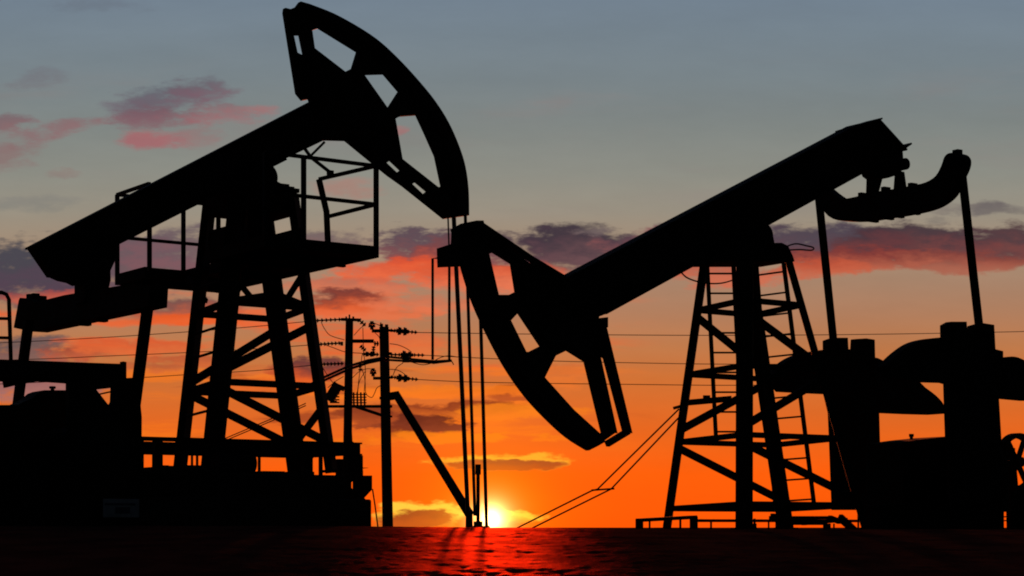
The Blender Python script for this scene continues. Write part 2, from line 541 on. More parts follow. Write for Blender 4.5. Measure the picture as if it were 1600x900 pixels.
def ground_z(x, y):
    crest = 1.700 - 0.0085 * max(-1.0, min(4.0, x + 1.4))
    if y < 15:
        z = (crest - 0.40) * ss(y, 4.0, 15.0) - 0.0 if y > 4 else 0.0
        z = max(0.0, min(z, crest - 0.40 - 0.12 * (15 - y)))
    elif y < CREST:
        z = crest - 0.40 * ((CREST - y) / (CREST - 15)) ** 2
    elif y < 75:
        z = crest - 0.0015 * (y - CREST)
    else:
        z = (crest - 0.077) * (1 - ss(y, 75, 120)) - 1.0 * ss(y, 75, 120)
    n = noise.noise(Vector((x * 0.55, y * 0.35, 0.3))) * 0.008 + noise.noise(Vector((x * 2.1, y * 1.4, 4.0))) * 0.004
    near = ss(y, 1, 8) * (1 - ss(y, CREST - 3, CREST - 0.5) * 0.8)
    z += n * (near if y <= CREST else 0.2)
    if 10 < y < 27 and abs(x) < 9:             # clods, wheel ruts and crumbs of dry soil
        p = Vector((x * 4.0, y * 4.0, 1.0))
        c = noise.fractal(p, 0.9, 2.1, 5) * 0.0042 + max(0.0, noise.noise(Vector((x * 9.0, y * 9.0, 8.0))) - 0.25) * 0.016
        for ry in (17.6, 19.4, 22.3):
            c -= 0.005 * math.exp(-((y - ry - 0.25 * math.sin(x * 0.6 + ry)) / 0.16) ** 2)
        z += c * ss(y, 10, 14) * (1 - 0.65 * ss(y, CREST - 2.0, CREST))
    return z


xs = sorted(set([-4000, -1500, -600, -250, -120, -60, -40, -30] + [i * 0.25 for i in range(-80, 81)] + [round(i * 0.05, 3) for i in range(-150, 151)] + [30, 40, 60, 120, 250, 600, 1500, 4000]))
ys = sorted(set([-400, -120, -40, -10, 0, 3, 5] + [6 + i * 0.2 for i in range(0, 40)] + [14 + i * 0.055 for i in range(0, 210)] + [28, 30, 33, 37, 42, 50, 60, 70, 75, 80, 85, 90, 95, 100, 105, 110, 115, 120, 200, 400, 800, 1600, 3000, 6000]))
gm = MB()
gm.v = [Vector((x, y, ground_z(x, y))) for y in ys for x in xs]
nx = len(xs)
gm.f = [(j * nx + i, j * nx + i + 1, (j + 1) * nx + i + 1, (j + 1) * nx + i) for j in range(len(ys) - 1) for i in range(nx - 1)]
ground = gm.build("ground", M_EARTH, smooth=True)
ground['kind'] = "structure"


# ------------------------------------------------------------------ shared builder: braced four-legged tower
def lerp(a, b, s):
    return a + (b - a) * s


PHI = math.radians(35)


def tower(root, base, top, zb, zt, cx_top, levels, diags, leg_w, leg_t, girt_h, diag_h, drop):
    """base/top: half sizes (x, y); corner keys: lf, ln, rn, rf (left/right, far/near)"""
    sg = {'lf': (-1, 1), 'ln': (-1, -1), 'rn': (1, -1), 'rf': (1, 1)}

    def corner(k, z):
        s = (z - zb) / (zt - zb)
        sx, sy = sg[k]
        return Vector((lerp(0, cx_top, s) + sx * lerp(base[0], top[0], s), sy * lerp(base[1], top[1], s), z))

    for k in sg:
        a, b2 = corner(k, zb), corner(k, zt)
        tang = Vector((-sg[k][1] * 1.0, sg[k][0] * 1.0, 0))
        mb = MB()
        mb.bar(a, b2, leg_w, leg_t, tang)
        mb.box(a + Vector((0, 0, 0.02)), (0.30, 0.30, 0.04))
        mb.build("leg", M_STEEL, root)
    for z in levels:
        for p, q in (('lf', 'ln'), ('ln', 'rn'), ('rn', 'rf'), ('rf', 'lf')):
            mb = MB()
            mb.bar(corner(p, z + drop * (1 if p[1] == 'n' else -1)), corner(q, z + drop * (1 if q[1] == 'n' else -1)), girt_h, 0.06, (0, 0, 1))
            mb.build("girt", M_STEEL, root)
    for p, z0, q, z1 in diags:
        mb = MB()
        a, b2 = corner(p, z0), corner(q, z1)
        mb.bar(a, b2, diag_h, 0.05, (0, 0, 1))
        mb.build("brace", M_STEEL, root)
    return corner


def bolts(mb, pts, r=0.03, axis=(0, -0.06, 0)):
    for q in pts:
        mb.cyl(q, Vector(q) + Vector(axis), r, 6)


# ================================================================== pumpjack with the raised head (left)
A = Rig(400, 30.0, PHI, PAD)
ra = thing("pumpjack", "dark oil pumpjack with raised horsehead and railed platform on its tower", "pumpjack", A.O, PHI, "oil pumpjacks")


def zA(py):
    return (HORIZON - py) * K * 30.0 + EYE - PAD


# walking beam
mb = MB()
A.plate(mb, [[(530, 140), (47, 388), (78, 433), (440, 250), (505, 219), (540, 214)]], 0, 0.13)
mb.build("walking_beam", M_WORN, ra, bevel=0.01)
beamA = ra.children[-1]
mb = MB()
a0, a1 = A.pt(500, 153), A.pt(46, 387)
mb.bar(a0, a1, 0.34, 0.03, (0, 1, 0))
b0, b1 = A.pt(440, 251), A.pt(82, 431)
mb.bar(b0, b1, 0.34, 0.03, (0, 1, 0))
mb.build("flange", M_WORN, beamA)
mb = MB()
A.plate(mb, [[(78, 430), (120, 412), (176, 386), (178, 402), (165, 430), (118, 446), (108, 441), (94, 438), (85, 434)]], 0, 0.12)
mb.build("tail_bracket", M_WORN, ra)

# horsehead
outer = [(443, 20), (444, 13), (452, 15), (462, 11), (468, 3)] + smooth_line([(482, 7), (520, 22), (560, 44), (592, 66), (624, 96), (655, 130), (679, 160), (699, 192), (715, 228), (725, 260), (730, 296), (731, 337)], 4) + \
    [(694, 342), (630, 291), (606, 274), (540, 220), (505, 219), (480, 170), (498, 152), (472, 157), (463, 146)]
holes = [[(486, 48), (498, 44), (558, 81), (550, 107), (538, 113), (490, 76)], [(567, 117), (600, 116), (623, 143), (605, 171)],
         [(616, 186), (624, 182), (651, 180), (664, 208), (680, 244), (690, 291), (683, 293), (627, 249)],
         [(457, 55), (468, 55), (475, 89), (463, 83)], [(602, 255), (609, 250), (626, 266), (619, 271)], [(642, 288), (649, 284), (667, 299), (660, 305)]]
mb = MB()
A.plate(mb, [outer] + holes, 0, 0.045)
headA = mb.build("horsehead", M_WORN, ra)
arc = smooth_line([(474, 10), (520, 30), (560, 52), (592, 74), (620, 102), (650, 136), (673, 166), (692, 198), (707, 232), (717, 262), (722, 296), (722, 330)], 4)
inn = smooth_line([(474, 20), (516, 40), (554, 62), (584, 84), (610, 110), (639, 144), (661, 172), (679, 202), (694, 236), (703, 264), (708, 297), (708, 330)], 4)
mb = MB()
A.plate(mb, [arc + inn[::-1]], 0, 0.12)
mb.build("cable_track", M_WORN, headA)
mb = MB()
for x in (0.0,):
    A.plate(mb, [[(484, 96), (540, 128), (580, 185), (600, 236), (584, 244), (540, 214), (500, 200), (484, 150)]], 0, 0.10)
mb.build("head_bracket", M_WORN, headA)
mb = MB()
mb.tube([A.pt(476, 232), A.pt(486, 246), A.pt(518, 271)], 0.03, 8)
mb.tube([A.pt(507, 222), A.pt(483, 246)], 0.022, 8)
mb.box(A.pt(516, 270), (0.09, 0.08, 0.07))
mb.build("head_latch", M_RAIL, ra)

# tower
zb = zA(738)
cornerA = tower(ra, (1.04, 0.55), (0.458, 0.514), zb, zA(312), -0.085, [zA(486), zA(608)],
                [('lf', zA(600), 'rf', zA(505)), ('ln', zA(588), 'rn', zA(510)), ('lf', zA(616), 'rf', zA(694)), ('ln', zA(612), 'rn', zA(690)), ('rf', zA(692), 'rn', zA(636)),
                 ('rf', zA(450), 'rn', zA(482)), ('ln', zA(482), 'rf', zA(452))],
                0.30, 0.12, 0.10, 0.125, 0.045)
# rungs up the left face
for py in (448, 521, 559, 649):
    z = zA(py)
    MB().tube([cornerA('lf', z) + Vector((-0.1, 0, -0.05)), cornerA('ln', z) + Vector((0, 0, 0.05))], 0.022, 8).build("ladder_rung", M_RAIL, ra)
# tower cap and saddle bearing
zc0 = zA(338)
mb = MB()
c0 = Vector((-0.09, 0, 0))
mb.box(c0 + Vector((0, 0, (zA(338) + zA(308)) / 2)), (1.14, 1.02, zA(308) - zA(338)))
mb.build("tower_cap", M_STEEL, ra, bevel=0.01)
mb = MB()
A.plate(mb, [[(345, 309), (453, 309), (450, 299), (436, 294), (424, 288), (415, 282), (405, 268), (370, 268), (355, 296)]], 0, 0.24)
mb.build("saddle", M_WORN, ra)
mb = MB()
sc = A.pt(398, 281)
mb.cyl(sc + Vector((0, -0.36, 0)), sc + Vector((0, 0.36, 0)), 0.215, 28)
bolts(mb, [sc + Vector((0.14 * math.cos(k * 1.05), -0.36, 0.14 * math.sin(k * 1.05))) for k in range(6)], 0.025, (0, -0.03, 0))
mb.build("saddle_bearing", M_WORN, ra)
mb = MB()
for (px, py) in ((440, 292), (448, 296), (456, 299)):
    q = A.pt(px, py, -0.2)
    mb.box(q, (0.14, 0.25, 0.06))
mb.build("bearing_bolt", M_WORN, ra)

# platform
DX0, HX, HY, HF = -0.17, 0.95, 2.42, 2.86
zd = 4.10
XL, XR = DX0 - HX, DX0 + HX
mb = MB()
for x0, x1, y0, y1 in ((XL, XR, -HY, -0.62), (-0.42, XR, -0.60, 1.66), (XL, XR, 1.68, HF)):
    mb.box(((x0 + x1) / 2, (y0 + y1) / 2, zd - 0.012), (x1 - x0, y1 - y0, 0.045))
    for xx in (x0 + 0.03, x1 - 0.03):
        mb.box((xx, (y0 + y1) / 2, zd - 0.004), (0.058, y1 - y0 + 0.004, 0.175))
    for yy in (y0 + 0.03, y1 - 0.03):
        mb.box(((x0 + x1) / 2, yy, zd - 0.006), (x1 - x0 - 0.125, 0.058, 0.165))
    mb.box(((x0 + x1) / 2, (y0 + y1) / 2, zd - 0.09), (x1 - x0 - 0.13, 0.08, 0.10))
mb.build("platform", M_STEEL, ra)
for sx in (-1, 1):
    for sy in (-1, 1):
        mb = MB()
        mb.bar((DX0 + sx * 0.45, sy * 1.15, zd - 0.12), (DX0 + sx * 0.45, sy * 0.5, zd - 0.55), 0.07, 0.07, (1, 0, 0))
        mb.build("platform_bracket", M_STEEL, ra)
for x, y0, y1 in ((DX0 - 0.5, -0.85, 0.25), (DX0 + 0.5, -0.85, 0.85)):
    MB().box((x, (y0 + y1) / 2, zd + 0.26), (0.05, y1 - y0, 0.50)).build("toe_board", M_STEEL, ra)
MB().box((-0.085, 0, (zd + zA(338)) / 2 + 0.04), (0.22, 0.22, zA(338) - zd - 0.1)).build("centre_post", M_STEEL, ra)
# railing: each end of the platform has its own rail set


def rail_set(sy):
    ye, yi = ((HF - 0.03), (HF - 1.30)) if sy > 0 else (-(HY - 0.03), -(HY - 1.45))
    xl, xr = DX0 - HX + 0.03, DX0 + HX - 0.03
    zr, zm = (zd + 1.40, zd + 0.70) if sy > 0 else (zd + 1.27, zd + 0.70)
    posts = [(xl, ye), (xr, ye), (xr, yi), (DX0 + (0.27 if sy > 0 else -0.3), ye)] + ([(xl, yi)] if sy > 0 else [])
    for i, (x, y) in enumerate(posts):
        mb = MB()
        if sy < 0 and (x, y) == (xr, yi):        # a post knocked out of true
            mb.bar((x, y, zd), (x - 0.04, y, zm + 0.1), 0.07, 0.07)
            mb.bar((x - 0.04, y, zm + 0.08), (x - 0.16, y + 0.02, zr), 0.07, 0.07)
        else:
            mb.bar((x, y, zd), (x, y, zr), 0.06, 0.06)
        mb.build("railing_post", M_RAIL, ra)
    for z in (zr, zm):
        mb = MB()
        dx = -0.16 if z == zr and sy < 0 else -0.03 if sy < 0 else 0
        mb.bar((xl, ye, z), (xr, ye, z), 0.05, 0.05)
        if sy > 0:
            mb.bar((xl, ye, z), (xl, yi, z), 0.05, 0.05)
        mb.bar((xr, ye, z), (xr + dx, yi, z), 0.05, 0.05)
        mb.build("railing", M_RAIL, ra)


rail_set(-1)
rail_set(1)

# tail bearing and equalizer
mb = MB()
A.plate(mb, [[(128, 405), (164, 392), (165, 440), (158, 470), (124, 474), (124, 440)]], 0, 0.20)
q = A.pt(145, 432)
mb.cyl(q + Vector((0, -0.30, 0)), q + Vector((0, 0.30, 0)), 0.13, 20)
mb.build("tail_bearing", M_WORN, ra, bevel=0.01)
XE = A.pt(142, 482).x
mb = MB()
A.platex(mb, [[(34, 513), (42, 470), (44, 466), (60, 468), (68, 473), (113, 462), (208, 446), (249, 446), (247, 480), (228, 484), (62, 519)]], XE, 0.14)
for px, py in ((48, 464), (55, 463), (66, 467)):
    mb.box(A.ptx(px, py, XE), (0.12, 0.10, 0.09))
for px, py in ((134, 506), (160, 500)):
    mb.box(A.ptx(px, py, XE), (0.14, 0.13, 0.06))
mb.build("equalizer", M_WORN, ra, bevel=0.01)

# pitman arms, cranks, gearbox
YP = 1.63
for y, p0, p1 in ((-YP, (232, 470), (206, 668)), (YP, (45, 500), (24, 660))):
    mb = MB()
    mb.bar(A.pt(*p0, y), A.pt(*p1, y), 0.12, 0.13, (0, 1, 0))
    q = A.pt(*p1, y)
    mb.cyl(q + Vector((0, -0.1, 0)), q + Vector((0, 0.12, 0)), 0.08, 16)
    mb.build("pitman_arm", M_STEEL, ra)
yc = -1.36
mb = MB()
A.plate(mb, [[(-90, 558), (0, 562), (190, 569), (190, 565), (195, 566), (195, 591), (213, 592), (219, 652), (218, 780), (105, 780), (105, 599), (60, 596), (24, 602), (8, 606), (6, 596), (-90, 594)],
             [(148, 609), (175, 606), (174, 628), (170, 635), (166, 632)]], yc, 0.06)
mb.tube([A.pt(146, 618, yc + 0.02), A.pt(178, 611, yc + 0.02)], 0.012, 6)
crA = mb.build("crank", M_WORN, ra)
mb = MB()
A.plate(mb, [[(-110, 566), (90, 570), (90, 592), (-110, 590)]], yc - 0.14, 0.07)
mb.build("counterweight", M_WORN, crA)
mb = MB()
A.plate(mb, [[(120, 646), (205, 646), (208, 700), (205, 770), (120, 770)]], yc - 0.16, 0.09)
mb.build("counterweight", M_WORN, crA, bevel=0.02)
mb = MB()
A.plate(mb, [[(-150, 640), (60, 640), (60, 800), (-150, 800)]], 1.30, 0.1)
mb.build("crank", M_WORN, ra)
mb = MB()
A.plate(mb, [[(-120, 634), (18, 634), (40, 624), (52, 614), (60, 611), (118, 611), (118, 800), (-120, 800)]], 0, 0.24)
q = A.pt(82, 610)
mb.cyl(q + Vector((0, 0, -.05)), q + Vector((0, 0, .025)), 0.03, 10)
mb.cyl(q + Vector((0, 0, .025)), q + Vector((0, 0, .06)), 0.05, 10)
gbA = mb.build("gearbox", M_WORN, ra, bevel=0.02)
mb = MB()
q = A.pt(60, 690)
mb.cyl(q + Vector((0, -1.4, 0)), q + Vector((0, 1.4, 0)), 0.16, 20)
mb.build("crank_shaft", M_STEEL, gbA)
# boarded machine guard in front of the gearbox
mb = MB()
A.plate(mb, [[(-100, 720), (221, 716), (222, 850), (-100, 850)]], -1.62, 0.03)
for px in (-40, 20, 80, 140, 200):
    A.plate(mb, [[(px, 718), (px + 7, 718), (px + 7, 850), (px, 850)]], -1.68, 0.028)
mb.build("machine_guard", M_STEEL, ra)
# hooped ladder at the far left
mb = MB()
yl = -1.36
for dy in (0.0, ):
    mb.tube([A.pt(-30, 470, yl), A.pt(-24, 460, yl), A.pt(-14, 457, yl), A.pt(3, 457, yl), A.pt(10, 460, yl), A.pt(14, 468, yl), A.pt(17, 564, yl)], 0.028, 8)
    mb.tube([A.pt(-30, 470, yl), A.pt(-33, 564, yl)], 0.028, 8)
for py in (498, 528):
    mb.bar(A.pt(-31, py - 1, yl), A.pt(15, py, yl), 0.04, 0.04)
mb.build("handrail", M_RAIL, ra)

# base frame
YB = 0.78
for y in (-YB, YB):
    mb = MB()
    za = zA(701)
    xa = A.pt(274, 700, y).x if y < 0 else -2.1
    mb.ibeam((xa, y, za), (1.42, y, za), 0.14, 0.20, (0, 1, 0))
    mb.bar((-2.75, y, za + 0.068), (xa, y, za + 0.068), 0.10, 0.06, (0, 1, 0))
    mb.build("base_beam", M_STEEL, ra)
za = zA(701)
for x in (-2.72, 1.38):
    mb = MB()
    if x < 0:
        mb.bar((x, -YB + 0.055, za + 0.066), (x, YB - 0.055, za + 0.066), 0.10, 0.05, (1, 0, 0))
    else:
        mb.bar((x, -YB + 0.075, za - 0.004), (x, YB - 0.075, za - 0.004), 0.14, 0.17, (1, 0, 0))
    mb.build("base_beam", M_STEEL, ra)
for px, y, w in ((222, -YB, .04), (246, -YB, .12), (308, -YB, .03), (374, -YB, .03), (405, -YB, .035), (480, -YB, .13), (501, -YB, .05), (559, -YB, .12), (530, YB, .09), (300, YB, .03)):
    x = A.pt(px, 712, y).x
    mb = MB()
    zt_ = za + 0.037 if x < -2.0 else za - 0.101
    mb.box((x, y, (zA(790) + zt_) / 2), (w, w, zt_ - zA(790)))
    mb.build("base_post", M_STEEL, ra)

# foundation of the left pump and what stands on it
fa = thing("concrete_foundation", "dark stepped concrete foundation under the pumpjack with the raised head", "foundation", (A.O.x, A.O.y, PAD), PHI)
mb = MB()
mb.box((-2.16, 0, (zA(744) - 0.12) / 2), (6.1, 2.5, zA(744) + 0.12))
mb.build("upper_block", M_CONC, fa, bevel=0.02)
mb = MB()
mb.box((-2.29, -0.05, (zA(781) - 0.2) / 2), (7.0, 2.9, zA(781) + 0.2))
mb.build("lower_block", M_CONC, fa, bevel=0.03)
mb = MB()
rb = random.Random(3)
for i in range(46):
    x = rb.uniform(-2.2, 0.8)
    y = rb.uniform(-1.15, 1.1)
    mb.box((x, y, zA(744) + 0.03), (rb.uniform(.06, .4), rb.uniform(.06, .3), rb.uniform(.05, .2) if x < -1.3 else rb.uniform(.02, .05)), Matrix.Rotation(rb.uniform(-.3, .3), 3, 'Z'))
mb.build("rubble", M_CONC, fa)

zf = zA(744)
mt = thing("electric_motor", "small dark electric motor with grilled end under the left pumpjack tower", "motor", A.O + A.ex * -0.85 + A.ey * -0.95 + Vector((0, 0, zf)), PHI)
mb = MB()
mb.cyl((-0.32, 0, 0.16), (0.30, 0, 0.16), 0.15, 24)
for k in range(5):
    mb.cyl((-0.25 + k * 0.11, 0, 0.16), (-0.22 + k * 0.11, 0, 0.16), 0.165, 24)
mb.build("body", M_WORN, mt)
mb = MB()
mb.box((0, 0, 0.012), (0.5, 0.3, 0.03))
mb.build("foot", M_STEEL, mt)
mb = MB()
mb.box((-0.05, 0, 0.355), (0.42, 0.05, 0.02))
for k in range(5):
    mb.box((-0.24 + k * 0.095, 0, 0.325), (0.015, 0.05, 0.05))
mb.build("terminal_grille", M_STEEL, mt)

jb = thing("junction_box", "dark square junction box with a round notch at the right end of the left foundation", "junction box", A.O + A.ex * 1.1 + A.ey * -0.9, PHI)
JO = Rig(0, 0, PHI, 0)
JO.O = Vector(jb.location)
mb = MB()
ring = [(554 + 7.5 * math.cos(s), 758 + 7.5 * math.sin(s)) for s in [math.pi / 2 + i * math.pi / 10 for i in range(11)]]
JO.plate(mb, [[(540, 735), (566, 735), (566, 743), (580, 743), (580, 765), (568, 778), (571, 782), (571, 800), (540, 800)], ring], 0, 0.03)
JO.plate(mb, [[(545, 690), (551, 690), (552, 740), (546, 740)]], 0.1, 0.03)
mb.build("box_plate", M_STEEL, jb)
mb = MB()
mb.bar(JO.pt(552, 732), JO.pt(575, 731), 0.03, 0.03, None, 0.006, 0.006)
mb.build("lever", M_RAIL, jb)
mb = MB()
mb.tube([JO.pt(582, 764, -.05), JO.pt(586, 790, -.05), JO.pt(592, 835, -.05)], 0.012, 6)
mb.build("earth_cable", M_CABLE, jb)

# plate on the machine guard
sg = thing("warning_sign", "small pale blue sign plate on the dark machine guard at lower left", "sign", A.O + A.pt(188, 794, -1.72).x * A.ex + -1.75 * A.ey + Vector((0, 0, A.pt(188, 794, -1.75).z)), PHI)
mb = MB()
mb.box((0, 0, 0), (0.54, 0.012, 0.26))
mb.build("plate", M_SIGN, sg, bevel=0.004)
mb = MB()
mb.box((-0.02, -0.008, 0.055), (0.46, 0.004, 0.03))
mb.box((0.02, -0.008, -0.03), (0.22, 0.004, 0.09))
mb.build("blue_band", M_SIGNB, sg)

# ================================================================== pumpjack with the lowered head (right)
B = Rig(1197, 32.0, PHI, PAD)
rbp = thing("pumpjack", "dark oil pumpjack with lowered horsehead and curved equalizer yoke on the right", "pumpjack", B.O, PHI, "oil pumpjacks")


def zB(py):
    return (HORIZON - py) * K * 32.0 + EYE - PAD


mb = MB()
B.plate(mb, [[(870, 440), (888, 429), (1333, 196), (1364, 191), (1402, 238), (1347, 268), (1269, 311), (1193, 353), (1090, 406), (934, 494), (900, 505)]], 0, 0.13)
beamB = mb.build("walking_beam", M_WORN, rbp, bevel=0.01)
mb = MB()
mb.bar(B.pt(892, 428.5), B.pt(1333, 196.5), 0.32, 0.03, (0, 1, 0))
mb.bar(B.pt(938, 491), B.pt(1347, 267), 0.32, 0.03, (0, 1, 0))
mb.build("flange", M_WORN, beamB)
mb = MB()
a, b2 = B.pt(1362, 191), B.pt(1404, 237)
mb.bar(a, b2, 0.42, 0.03, (0, 1, 0))
mb.bar(B.pt(1318, 203), B.pt(1366, 188), 0.40, 0.03, (0, 1, 0))
mb.bar(B.pt(1398, 236), B.pt(1411, 227), 0.42, 0.03, (0, 1, 0))
mb.build("tail_plate", M_WORN, beamB)

arcB = smooth_line([(706, 358), (718, 400), (723, 423), (740, 475), (764, 527), (790, 575), (820, 618), (851, 652), (885, 683), (918, 704)], 4)
outB = [(722, 349), (742, 345), (753, 345), (754, 349), (831, 401), (883, 432), (934, 494), (920, 562), (947, 676), (935, 682), (944, 690), (932, 697)] + arcB[::-1]
holesB = [[(762, 397), (770, 394), (799, 412), (806, 456), (796, 461), (777, 461)], [(796, 501), (809, 487), (845, 541), (827, 550), (820, 550)],
          [(849, 590), (866, 556), (885, 547), (914, 565), (941, 676), (937, 679), (894, 640)], [(786, 383), (792, 384), (831, 410), (829, 414)]]
mb = MB()
B.plate(mb, [outB] + holesB, 0, 0.045)
headB = mb.build("horsehead", M_WORN, rbp)
arc2 = smooth_line([(727, 400), (733, 423), (750, 475), (773, 525), (799, 571), (829, 612), (859, 645), (891, 674), (922, 693)], 4)
in2 = smooth_line([(744, 395), (750, 419), (766, 468), (788, 516), (813, 560), (842, 599), (871, 631), (902, 659), (930, 680)], 4)
mb = MB()
B.plate(mb, [arc2 + in2[::-1]], 0, 0.12)
mb.build("cable_track", M_WORN, headB)
mb = MB()
B.plate(mb, [[(812, 418), (876, 440), (925, 495), (922, 560), (880, 540), (845, 530), (815, 470)]], 0, 0.10)
mb.build("head_bracket", M_WORN, headB)
mb = MB()
B.plate(mb, [[(688, 387), (710, 380), (711, 358), (735, 356), (735, 415), (712, 416), (689, 417)]], 0, 0.10)
mb.build("cable_block", M_WORN, headB, bevel=0.01)
mb = MB()
B.plate(mb, [[(917, 552), (933, 545), (962, 677), (944, 674)]], 0, 0.05)
B.plate(mb, [[(930, 500), (940, 498), (946, 512), (986, 677), (975, 677), (944, 560), (930, 550)]], -0.10, 0.04)
B.plate(mb, [[(936, 497), (946, 496), (946, 512), (936, 514)]], -0.10, 0.07)
mb.bar(B.pt(981, 674, -0.08), B.pt(948, 694, -0.02), 0.10, 0.09, (0, 1, 0))
mb.bar(B.pt(957, 672), B.pt(940, 684), 0.10, 0.10, (0, 1, 0))
mb.build("head_strut", M_STEEL, headB)

corB = tower(rbp, (1.35, 0.96), (0.48, 0.50), zB(828), zB(412), -0.44, [zB(483), zB(583), zB(688), zB(792)],
             [('lf', zB(496), 'rf', zB(572)), ('ln', zB(496), 'rn', zB(572)), ('lf', zB(672), 'rf', zB(594)), ('ln', zB(672), 'rn', zB(594)),
              ('lf', zB(700), 'rf', zB(780)), ('ln', zB(698), 'rn', zB(780))], 0.27, 0.12, 0.09, 0.125, 0.03)
mb = MB()
B.plate(mb, [[(1100, 413), (1215, 413), (1212, 404), (1205, 389), (1195, 384), (1110, 384), (1104, 398)]], 0, 0.42)
mb.build("tower_cap", M_STEEL, rbp, bevel=0.01)
mb = MB()
q = B.pt(1172, 371)
mb.cyl(q + Vector((0, -0.36, 0)), q + Vector((0, 0.36, 0)), 0.185, 28)
B.plate(mb, [[(1125, 386), (1195, 386), (1190, 362), (1150, 360)]], 0, 0.25)
mb.build("saddle_bearing", M_WORN, rbp)
mb = MB()
for px, py in ((1206, 386), (1212, 386), (1219, 390)):
    mb.box(B.pt(px, py, -0.3), (0.07, 0.1, 0.09))
mb.build("bearing_bolt", M_WORN, rbp)
mb = MB()
mb.tube([B.pt(x, y, -0.3) for x, y in smooth_line([(1222, 388), (1242, 381), (1260, 384), (1271, 387), (1268, 391), (1250, 390), (1226, 391)], 4)], 0.013, 6)
mb.build("grease_pipe", M_CABLE, rbp)
mb = MB()
mb.tube([B.pt(x, y, 0.2) for x, y in smooth_line([(1062, 422), (1072, 433), (1090, 440), (1110, 443), (1130, 442), (1150, 436)], 4)], 0.013, 6)
mb.build("hanging_hose", M_CABLE, rbp)


def ladder(p0, p1, q0, q1, rungs, y):
    """two rails and the rungs between them, in the plane local y"""
    mb = MB()
    mb.bar(B.pt(*p0, y), B.pt(*p1, y), 0.05, 0.05)
    mb.bar(B.pt(*q0, y), B.pt(*q1, y), 0.05, 0.06)
    lad = mb.build("ladder", M_RAIL, rbp)
    for k in range(rungs):
        s = (k + .5) / rungs
        mb = MB()
        mb.tube([B.pt(lerp(p0[0], p1[0], s), lerp(p0[1], p1[1], s), y), B.pt(lerp(q0[0], q1[0], s), lerp(q0[1], q1[1], s) , y)], 0.016, 6)
        mb.build("rung", M_RAIL, lad)


ladder((1105, 412), (1119, 690), (1146, 412), (1160, 690), 9, 0.15)
ladder((1182, 414), (1212, 800), (1224, 408), (1273, 796), 12, 0.10)

# tail bearing, equalizer yoke, pitman arms
mb = MB()
B.plate(mb, [[(1354, 264), (1400, 238), (1402, 262), (1396, 274), (1378, 280), (1366, 280), (1358, 274)]], 0, 0.16)
q = B.pt(1372, 265)
mb.cyl(q + Vector((0, -0.66, 0)), q + Vector((0, 0.3, 0)), 0.10, 18)
mb.build("tail_bearing", M_WORN, rbp)
XQ = B.pt(1385, 312).x
mb = MB()
lo = [(1300, 338), (1315, 345), (1350, 346), (1387, 341), (1424, 335), (1454, 328), (1474, 319), (1491, 304), (1502, 280), (1510, 262), (1511, 249), (1504, 241), (1490, 240), (1482, 246), (1477, 260), (1468, 276), (1452, 286), (1430, 291), (1404, 296), (1372, 301), (1344, 308), (1322, 311), (1306, 302), (1290, 290), (1280, 300), (1285, 320)]
B.platex(mb, [smooth_line(lo + [lo[0]], 3)[:-1]], XQ, 0.10)
mb.build("equalizer", M_WORN, rbp)
for px, py, d in ((1365, 345, (.2, .07, .05)), (1389, 341, (.2, .07, .05)), (1405, 338, (.2, .07, .05)), (1430, 333, (.2, .07, .05)), (1348, 305, (.16, .08, .08)), (1384, 296, (.16, .08, .08)),
                  (1426, 290, (.16, .08, .08)), (1496, 238, (.12, .12, .08))):
    MB().box(B.ptx(px, py, XQ), d).build("equalizer_bolt", M_WORN, rbp)
for lp in ([(1357, 276), (1378, 270), (1370, 301), (1356, 305)], [(1401, 272), (1410, 268), (1414, 296), (1399, 298)]):
    mb = MB()
    B.platex(mb, [lp], XQ, 0.05)
    mb.build("bearing_foot", M_WORN, rbp)
YF, YN = 1.75, -1.75
yl_ = B.ptx(1280, 318, XQ).y
yn_ = B.ptx(1503, 283, XQ).y
for p0, p1, y in (((1279, 305), (1303, 540), yl_), ((1503, 270), (1531, 520), yn_)):
    mb = MB()
    mb.bar(B.pt(*p0, y), B.pt(*p1, y), 0.08, 0.125, (0, 1, 0))
    mb.build("pitman_arm", M_STEEL, rbp)

# cranks
yn, yf = yn_ + 0.02, yl_ - 0.02


def crank(arm, weight, y, half):
    mb = MB()
    B.plate(mb, [arm], y, half)
    cr_ = mb.build("crank", M_WORN, rbp, bevel=0.01)
    mb = MB()
    B.plate(mb, [weight], y, half + 0.03)
    mb.build("counterweight", M_WORN, cr_, bevel=0.02)
    return cr_


crank([(1473, 508), (1482, 503), (1506, 503), (1507, 520), (1515, 520), (1516, 509), (1530, 505), (1549, 508), (1551, 546), (1563, 549), (1563, 560), (1555, 600), (1561, 700), (1563, 788), (1486, 788), (1481, 690), (1478, 600), (1474, 560)],
      smooth_line([(1377, 572), (1398, 552), (1420, 537), (1444, 530), (1474, 527)], 4) + [(1548, 549)] + smooth_line([(1560, 559), (1580, 558), (1600, 567), (1630, 588), (1640, 612), (1630, 626)], 4) + [(1600, 626), (1556, 622), (1474, 598), (1438, 597), (1390, 592)], yn, 0.07)
crank([(1289, 532), (1300, 528), (1321, 528), (1322, 546), (1332, 546), (1333, 530), (1350, 529), (1363, 531), (1364, 570), (1370, 645), (1374, 797), (1303, 797), (1299, 690), (1297, 645), (1290, 616)],
      smooth_line([(1212, 574), (1230, 561), (1253, 552), (1290, 546)], 4) + [(1366, 560), (1420, 586)] + smooth_line([(1440, 606), (1456, 618), (1467, 630), (1470, 640), (1469, 647)], 3) + [(1455, 648), (1417, 647), (1372, 645), (1300, 616), (1255, 614), (1218, 612), (1208, 600), (1206, 585)], yf, 0.07)
mb = MB()
